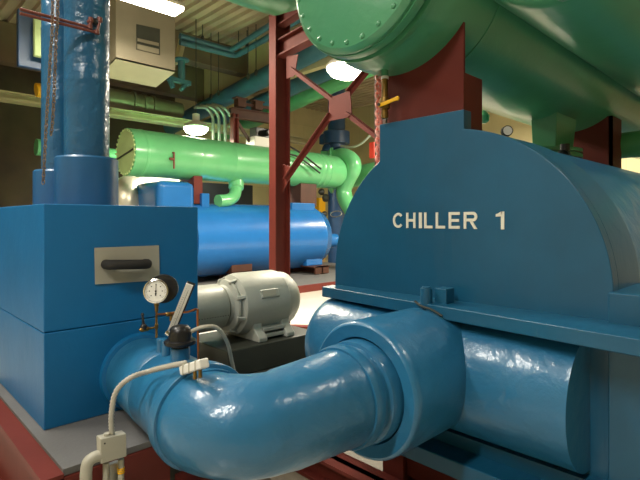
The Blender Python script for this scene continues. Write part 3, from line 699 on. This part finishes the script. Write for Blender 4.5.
# end loop of pipe
mb = MB(); AQ = 11.0
pts = [onA(322,159,AQ-.2), onA(333,158,AQ), onA(344,156,AQ), onA(352,161,AQ), onA(353,169,AQ), onA(348,179,AQ), onA(344,189,AQ), onA(345,198,AQ), onA(350,208,AQ), onA(362,225,AQ), onA(372,250,AQ)]
mb.tube(bez(pts, 8), .245, 32); mb.build('return_loop', M['mint'], t2)
for y in (159, 182):
    p = onA(331, y, AQ-.05); mb = MB(); mb.lathe(p, Vector((.8,.6,0)), [(-.1,.22),(0,.36),(.06,.36),(.06,.24),(.5,.22)], 28); mb.build('flange', M['mint'], t2)
tag(MB().tube([onA(350,178,12.2), onA(372,173,12.2), onA(430,166,12.2)], .34, 28).build('green_pipe', M['mint']), 'mint green pipe at the back passing behind the lettered chiller', 'pipe')
for i, (pts, lab) in enumerate(((((289,146),(302,154),(321,169)), 'upper black hose draped over the mint green vessel'), (((289,154),(300,158),(320,173)), 'lower black hose draped over the mint green vessel'))):
    p = [onB(x,y,9.75) for x,y in pts]; tag(MB().tube(bez(p,6), .024, 10).build('black_hose', M['rubber']), lab, 'hose', 'black hoses')
# equipment on top of the vessel
w = onB(260,139,10.4)
bxo = thing('control_box', 'small white box with dark camera-like fittings on top of the mint green vessel', 'box', w)
mb = MB(); mb.box(10.2, 10.6, w.y-.32, w.y+.22, Z2+.46, Z2+.72); mb.build('housing', M['white'], bxo, bevel=.02)
mb = MB(); mb.box(10.3, 10.6, w.y-.2, w.y+.25, Z2+.72, Z2+.98); mb.cyl(P(10.3,w.y+.1,Z2+.85), P(10.1,w.y+.1,Z2+.85), .09, 16); mb.build('dark_head', M['black'], bxo, bevel=.02)
# silver jacketed duct & green pipes behind the cabinet
tag(MB().tube(bez([onB(128,215,11.2), onB(124,198,11.2), onB(130,190,11.4), onB(146,186,11.6), onB(170,182,11.8)], 6), [.36]*25, 24).build('silver_duct', M['silver']), 'silver jacketed duct elbow behind the sleeve of the thick blue riser', 'duct')
for (p, q2, r, lab) in ((onB(36,147,13), onB(128,158,13), .2, 'mint green pipe at the back, upper of two behind the risers'), (onB(36,196,12.6), onB(150,181,12.6), .12, 'mint green pipe at the back, lower of two behind the risers')):
    tag(MB().cyl(p, q2, r, 24).build('green_pipe', M['mint']), lab, 'pipe')
tag(MB().cyl(onB(36,90,12), onB(56,91,12), .15, 20).build('yellow_pipe', M['yellow']), 'yellow pipe at the left edge beyond the hanging chains', 'pipe')

# navy column with actuator
nv = thing('navy_column_pipe', 'navy blue vertical pipe with a valve actuator at the back', 'pipe', onD(336,290,16))
cc = onA(336.5, 150, 12.2)
MB().cyl(Vector((cc.x,cc.y,.0 if cc.x < -12.5 else .13)), Vector((cc.x,cc.y,CE+EYE)), .30, 28).build('pipe', M['navy'], nv)
zb = onA(336,143,12.0).z; MB().lathe(Vector((cc.x,cc.y,zb)), Z_, [(0,.3),(.0,.46),(.42,.46),(.45,.40),(.46,.3)], 28).build('actuator', M['navy'], nv)
a0 = onA(324,140,11.9); MB().box(-a0.x-.15, -a0.x+.15, 11.8, 12.1, a0.z-EYE-.15, a0.z-EYE+.2).build('switch_box', M['navy'], nv, bevel=.03)
a1 = onA(322,152,11.8); mb = MB(); mb.cyl(a1, onA(342,148,11.8), .07, 12); mb.lathe(onA(329,150,11.7), -A_, [(0,.1),(.1,.2),(.14,.2),(.2,.05)], 18); mb.build('gearbox', M['navy'], nv)
hw = onA(336,214,11.8); mb = MB(); lp = [hw + Vector((.26*math.cos(2*math.pi*i/24), .05*math.sin(2*math.pi*i/24), .10*math.sin(2*math.pi*i/24))) for i in range(24)]; mb.tube(lp, .018, 8, closed=True); mb.build('hand_wheel', M['galv'], nv)
for (x,y,rr) in ((323,192,.12),(327,198,.14),(326,214,.10)):
    c = onA(x,y,11.9); tag(MB().lathe(c, -A_, [(0,.03),(.04,rr),(.10,rr),(.2,.04)], 12).build('small_valve', M['dark']), {192:'small dark valve under the end of the mint vessel, topmost of three',198:'small dark valve under the end of the mint vessel, middle of three',214:'small dark valve under the end of the mint vessel, lowest of three'}[y], 'valve', 'small valves by the navy pipe')
mb = MB(); tag(mb.tube(bez([onA(341,146,11.6), onA(352,147,11.4), onA(362,143,11.2), onA(373,132,11)],8), .035, 10).build('white_conduit', M['white']), 'white conduit curving from the navy actuator up to the right', 'conduit')
c = onA(371.5,150,9.5); tag(MB().box(-c.x-.08,-c.x+.08,9.5,9.6,c.z-EYE-.20,c.z-EYE+.20).build('alarm_box', M['redsign'], bevel=.01), 'narrow red box left of the chiller neck by the hanging cord', 'box')

# dark steel frame over the far vessel
fm = thing('pipe_support_frame', 'dark red steel frame with a top beam carrying pipes behind the mint vessel', 'frame', P(10.45, 7.0, Z2+.48))
BF = 10.45
def F_(x,y): return onB(x,y,BF)
beamI('top_beam', M['brown'], F_(231,112.5), F_(275,119.5), .18, .26, parent=fm)
p = F_(234.5,114); mb = MB(); mb.box(BF-.08,BF+.08,p.y-.08,p.y-.04,Z2+.45,p.z-EYE); mb.box(BF-.08,BF+.08,p.y+.04,p.y+.08,Z2+.45,p.z-EYE); mb.box(BF-.02,BF+.02,p.y-.05,p.y+.05,Z2+.45,p.z-EYE); mb.build('post', M['red'], fm)
mb = MB(); mb.bar(F_(238,123), F_(252,145), .06, .07); mb.build('brace', M['brown'], fm)
for x in (240, 257):
    p = F_(x, 105+ (x-240)*.17); mb = MB(); mb.box(BF-.1,BF+.1,p.y-.12,p.y+.12,p.z-EYE-.06,p.z-EYE+.14); mb.box(BF-.1,BF+.1,p.y-.18,p.y+.18,p.z-EYE+.14,p.z-EYE+.18); mb.build('pipe_shoe', M['brown'], fm)
mb = MB(); mb.bar(F_(243,104), F_(275,109), .06, .07); mb.build('shoe_rail', M['brown'], fm)
# conduits bundle
for i in range(4):
    x0 = 208 + 6*i
    p = bez([onB(x0-14,107-1*i,11.6+.1*i), onB(x0-2,108,11.6), onB(x0+4,116,11.6), onB(x0+5,125,11.6)], 6) + [onB(x0+5.2,150,11.6)]
    tag(MB().tube(p, .045, 12).build('bent_conduit', M['galv']), '%s grey bent conduit of the four curving down behind the mint vessel' % ('leftmost','second from left','third from left','rightmost')[i], 'conduit', 'bent conduits behind the vessel')

# ---------------------------------------------------------------- pipes under the roof
def pipe(p, q, r, lab, m='bluepipe', name='overhead_pipe'):
    return tag(MB().tube([p, q], r, 28).build(name, M[m]), lab, 'pipe', 'pipes under the roof')
pipe(onA(150,138,8.5), onA(346,34,8.5), .262, 'large blue pipe rising across the centre behind the column')
pipe(onA(158,148,9.4), onA(350,62,9.4), .22, 'second blue pipe just below the large one behind the column')
pipe(onA(185,152,10.6), onA(400,54,10.6), .25, 'mint green pipe below the blue pipes behind the column', 'mint')
for k, (ys, lab) in enumerate((((37,50.5,22), 'thin blue pipe with an elbow under the roof, upper of the pair'), ((43,56,33), 'thin blue pipe with an elbow under the roof, lower of the pair'))):
    b = 11.5
    e = onB(231+5*k, ys[1], b); s = onB(180, ys[0]-1, b); f = onA(300, (18 if k == 0 else 21), e.y) if False else None
    q = onA(272, (24 if k == 0 else 35), e.y)
    q = q + (q-e)*.8
    d1 = (e-s).normalized(); d2 = (q-e).normalized()
    path = [s] + [e-d1*.15, e-d1*.04+d2*.04, e+d2*.15] + [q]
    tag(MB().tube(path, .078, 18).build('overhead_pipe', M['bluepipe']), lab, 'pipe', 'pipes under the roof')
# hangers
for (x,y0,y1,B) in ((202.5,-5,40,11.5),(238.5,-5,47,11.2),(247,0,46,11),(211,62,98,11.8),(218.5,62,94,11.6),(248,5,78,10.8),(256,10,74,10.5)):
    p, q = onB(x,y0,B), onB(x,y1,B); p.x = q.x; p.y = q.y; p.z = min(CE+EYE, max(p.z, CE+EYE-.02))
    h = thing('pipe_hanger', {202.5:'rod hanger above the left stretch of the thin blue pipes',238.5:'rod hanger at the elbow of the thin blue pipes',247:'rod hanger right of the thin blue pipe elbow',211:'rod hanger over the large blue pipe, leftmost of its hangers',218.5:'rod hanger over the large blue pipe, second from left',248:'rod hanger over the large blue pipe, third from left',256:'rod hanger over the large blue pipe, nearest the column'}[x], 'hanger', q, 'pipe hangers')
    MB().cyl(p, q, .012, 8).build('rod', M['dark'], h)
    c = q + Z_*.04; MB().tube([c + Vector((.05*math.cos(2*math.pi*i/12), 0, .075*math.sin(2*math.pi*i/12))) for i in range(12)], .016, 6, closed=True).build('clevis', M['dark'], h)
tag(MB().tube([onB(183,12,11.6), onB(243,33,11.6)], .02, 8).build('roof_conduit', M['dark']), 'thin dark conduit running under the roof deck above the blue pipes', 'conduit')
# blue pipe stand and pale end bracket
bs = thing('pipe_stand', 'blue hanging pipe bracket with flanges below the pale angled strip', 'bracket', onB(182,80,11.4))
mb = MB(); p, q = onB(181.5,59,11.4), onB(181.5,80,11.4); mb.cyl(p, q, .09, 18); mb.cyl(p, p-Z_*.05, .19, 18); mb.build('stem', M['bluepipe'], bs)
mb = MB(); mb.bar(onB(168,78,11.4), onB(190,84,11.4), .14, .10); mb.bar(onB(170,80,11.4), onB(173,88,11.4), .12, .08); mb.bar(onB(186,84,11.4), onB(181,90,11.4), .12, .08); mb.build('cross_arm', M['bluepipe'], bs)
q = [onB(x,y,11.6) for x,y in ((183.5,36),(187,38),(181,63),(177,62))]
tag(MB().prism(q, Vector((-.25,0,0))).build('angled_strip', M['beamlight']), 'pale angled metal strip at the left end of the thin blue pipes', 'strip')

# unit heater
uh = thing('unit_heater', 'grey ceiling unit with an underside coloured as lit and a louvred opening', 'heater', onB(146,60,8))
b0 = 8.0
n0, n1 = onB(116,58.7,b0), onB(175,72.5,b0)
ztop = 3.95
zf = -.22
far0, far1 = n0 + B_*1.25 + Z_*zf*.0, n1 + B_*1.25
n0.z = n1.z = (n0.z+n1.z)/2
f0_ = onD(109.5,75,9.9); f1_ = onD(158.7,85.7,10.3)
far0 = n0 + B_*.75 - Z_*.12; far1 = n1 + B_*.75 - Z_*.12
top = [Vector((v.x, v.y, ztop+EYE)) for v in (n0, n1, far1, far0)]
mb = MB(); mb.mesh([n0,n1,far1,far0]+top, [(4,5,6,7),(0,1,5,4),(1,2,6,5),(2,3,7,6),(3,0,4,7)]); mb.build('casing', M['heater'], uh)
mb = MB(); mb.mesh([n0,n1,far1,far0]+[v+Z_*.03 for v in (n0,n1,far1,far0)], [(3,2,1,0),(4,5,6,7),(0,1,5,4),(1,2,6,5),(2,3,7,6),(3,0,4,7)]); mb.build('lit_underside', M['heaterlit'], uh)
q = [onB(x,y,b0-.01) for x,y in ((136.5,24),(160,29),(160,55),(136.5,49.5))]
mb = MB(); mb.prism(q, Vector((-.02,0,0))); lv = mb.build('louvre_opening', M['dark'], uh)
q = [onB(x,y,b0-.03) for x,y in ((137.5,38),(159,43),(159,46),(137.5,41))]
mb = MB(); mb.prism(q, Vector((-.03,0,0))); q = [onB(x,y,b0-.03) for x,y in ((137.5,44),(159,49),(159,54),(137.5,49))]; mb.prism(q, Vector((-.03,0,0))); mb.build('louvre_blade', M['heater'], lv)
for x in (118, 172):
    p = onB(x, 15, b0+.2); MB().cyl(Vector((p.x,p.y,ztop+EYE)), Vector((p.x,p.y,CE+EYE)), .015, 8).build('rod', M['dark'], uh)
# round duct behind
dk = thing('round_duct', 'round sheet metal duct running below the roof behind the thick riser', 'duct', onB(130,100,13.6))
dp = [onB(60,88,13.6), onB(180,112,13.6)]
MB().cyl(dp[0], dp[1], .27, 32).build('duct', M['duct'], dk)
for s in (.25,.55,.64,.72): c = dp[0].lerp(dp[1], s); MB().lathe(c, dp[1]-dp[0], [(0,.27),(0,.31),(.07,.31),(.07,.27)], 32).build('band', M['duct'], dk)
# small bits on far left
tag(MB().box(6.6,6.8,.5,2.2,3.0,3.35).build('teal_duct', M['bluepipe']), 'teal duct section at the top left behind the chains', 'duct')
c = onB(43,38,8.5); tag(MB().box(8.5,8.6,c.y-.12,c.y+.16,c.z-EYE-.3,c.z-EYE+.3).build('cream_panel', M['cream'], bevel=.02), 'cream panel with blue surround at the left edge behind the chains', 'panel')
tag(MB().box(8.7,8.8,c.y-.3,c.y+.3,c.z-EYE-.45,c.z-EYE+.45).build('blue_surround', M['navy'], bevel=.02), 'dark blue backing frame around the cream panel at the left edge', 'frame')
# yellow block added for the yellow-green lit background
pn = onA(316,200,13.7); tag(MB().box(-pn.x-.3,-pn.x+.5,13.6,13.95,FL,.9).build('yellow_glow_block', M['yellow'], bevel=.01), 'yellow block standing for the lit background behind the column', 'cabinet')

# ---------------------------------------------------------------- lamps
def high_bay(c, r, label, power, group='high bay lamps'):
    t = thing('high_bay_lamp', label, 'lamp', c, group)
    MB().lathe(c, -Z_, [(-.06,r*.9),(0,r),(.04,r*.98),(.12,r*.8),(.17,r*.45),(.185,0)], 40).build('lens', M['lampglass'], t)
    MB().lathe(c+Z_*.0, Z_, [(.0,r*1.02),(.03,r*1.03),(.09,r*.9),(.15,r*.5),(.18,r*.3),(.36,r*.3),(.38,.02)], 36).build('reflector', M['white'], t)
    MB().cyl(c+Z_*.36, Vector((c.x,c.y,CE+EYE)), .012, 8).build('rod', M['dark'], t)
    add_light(c - Z_*.30, power, r*.8)
    return t
def add_light(c, power, size, col=(1,.90,.72), name='lamp_light'):
    l = bpy.data.lights.new(name, 'AREA'); l.shape = 'DISK'; l.size = size*2; l.energy = power; l.color = col
    o = bpy.data.objects.new(name, l); C.objects.link(o); o.location = c
    return o
high_bay(onD(348,68,8.2), .36, 'glowing high bay lamp beside the dark green vessel above the X brace', 320)
high_bay(onD(196,128,12.6), .31, 'glowing high bay lamp hanging just above the mint green vessel', 320)
for (b,a,z,p) in ((6,11.5,3.6,420),(6.5,2.0,3.6,160),(4.5,14,3.6,280)):
    high_bay(P(b,a,z), .33, 'extra high bay lamp added out of view to light the hall', p)  # extra lamps, placed out of sight for the light they give
# strip light at top left
fl = thing('strip_light', 'bright fluorescent strip light under the roof at top left', 'lamp', onB(145,8,6.6))
q0, q1 = onB(179.5,12,6.6), onB(90,-13,6.6)
q1.z = q0.z
dirn = (q1-q0)
mb = MB(); mb.bar(q0, q0-A_*2.2, .30, .07); mb.build('lens', M['tubeglass'], fl, bevel=.02)
mb = MB(); mb.bar(q0+Z_*.07+A_*.03, q0+Z_*.07-A_*2.25, .20, .08); mb.build('housing', M['heater'], fl)
o = add_light(q0-A_*1.1-Z_*.08, 170, 1); o.data.shape = 'RECTANGLE'; o.data.size = .28; o.data.size_y = 2.1
# unseen strip lights added for the left key, front fill and right side
LT_ = [((3.4, -.3, 3.2), 110, 2.4, .3), ((.6, -2.2, 3.2), 130, 2.4, .3), ((-1.0, 3.6, 3.2), 45, 2.4, .3)]
for k, ((b,a,z),p,s,w) in enumerate(LT_):
    t = thing('strip_light', 'unseen fluorescent strip light added overhead to light the scene', 'lamp', P(b,a,z), 'added strip lights over the camera')
    MB().box(b-w/2, b+w/2, a-s/2, a+s/2, z, z+.05).build('lens', M['tubeglass'], t)
    MB().box(b-w/3, b+w/3, a-s/2, a+s/2, z+.05, z+.12).build('housing', M['heater'], t)
    MB().cyl(P(b,a-s/3,z+.1), P(b,a-s/3,CE), .01, 8).build('rod', M['dark'], t); MB().cyl(P(b,a+s/3,z+.1), P(b,a+s/3,CE), .01, 8).build('rod', M['dark'], t)
    o = add_light(P(b,a,z-.02), p, 1, (1,.96,.88)); o.data.shape = 'RECTANGLE'; o.data.size = w; o.data.size_y = s

w = bpy.data.worlds.new('room_air'); bpy.context.scene.world = w; w.use_nodes = True
w.node_tree.nodes['Background'].inputs[0].default_value = (1,.93,.8,1); w.node_tree.nodes['Background'].inputs[1].default_value = .06

# ---------------------------------------------------------------- camera
cam = bpy.data.cameras.new('camera'); co = bpy.data.objects.new('camera', cam); C.objects.link(co)
co.location = (0,0,EYE); co.rotation_euler = (math.pi/2, 0, TH)
cam.sensor_width = 36; cam.lens = F/640*36; cam.shift_y = -20/640; cam.clip_start = .05
sc = bpy.context.scene; sc.camera = co
sc.view_settings.view_transform = 'Standard'; sc.view_settings.look = 'None'; sc.view_settings.gamma = 1
sc.view_settings.use_curve_mapping = False; sc.view_settings.exposure = .4
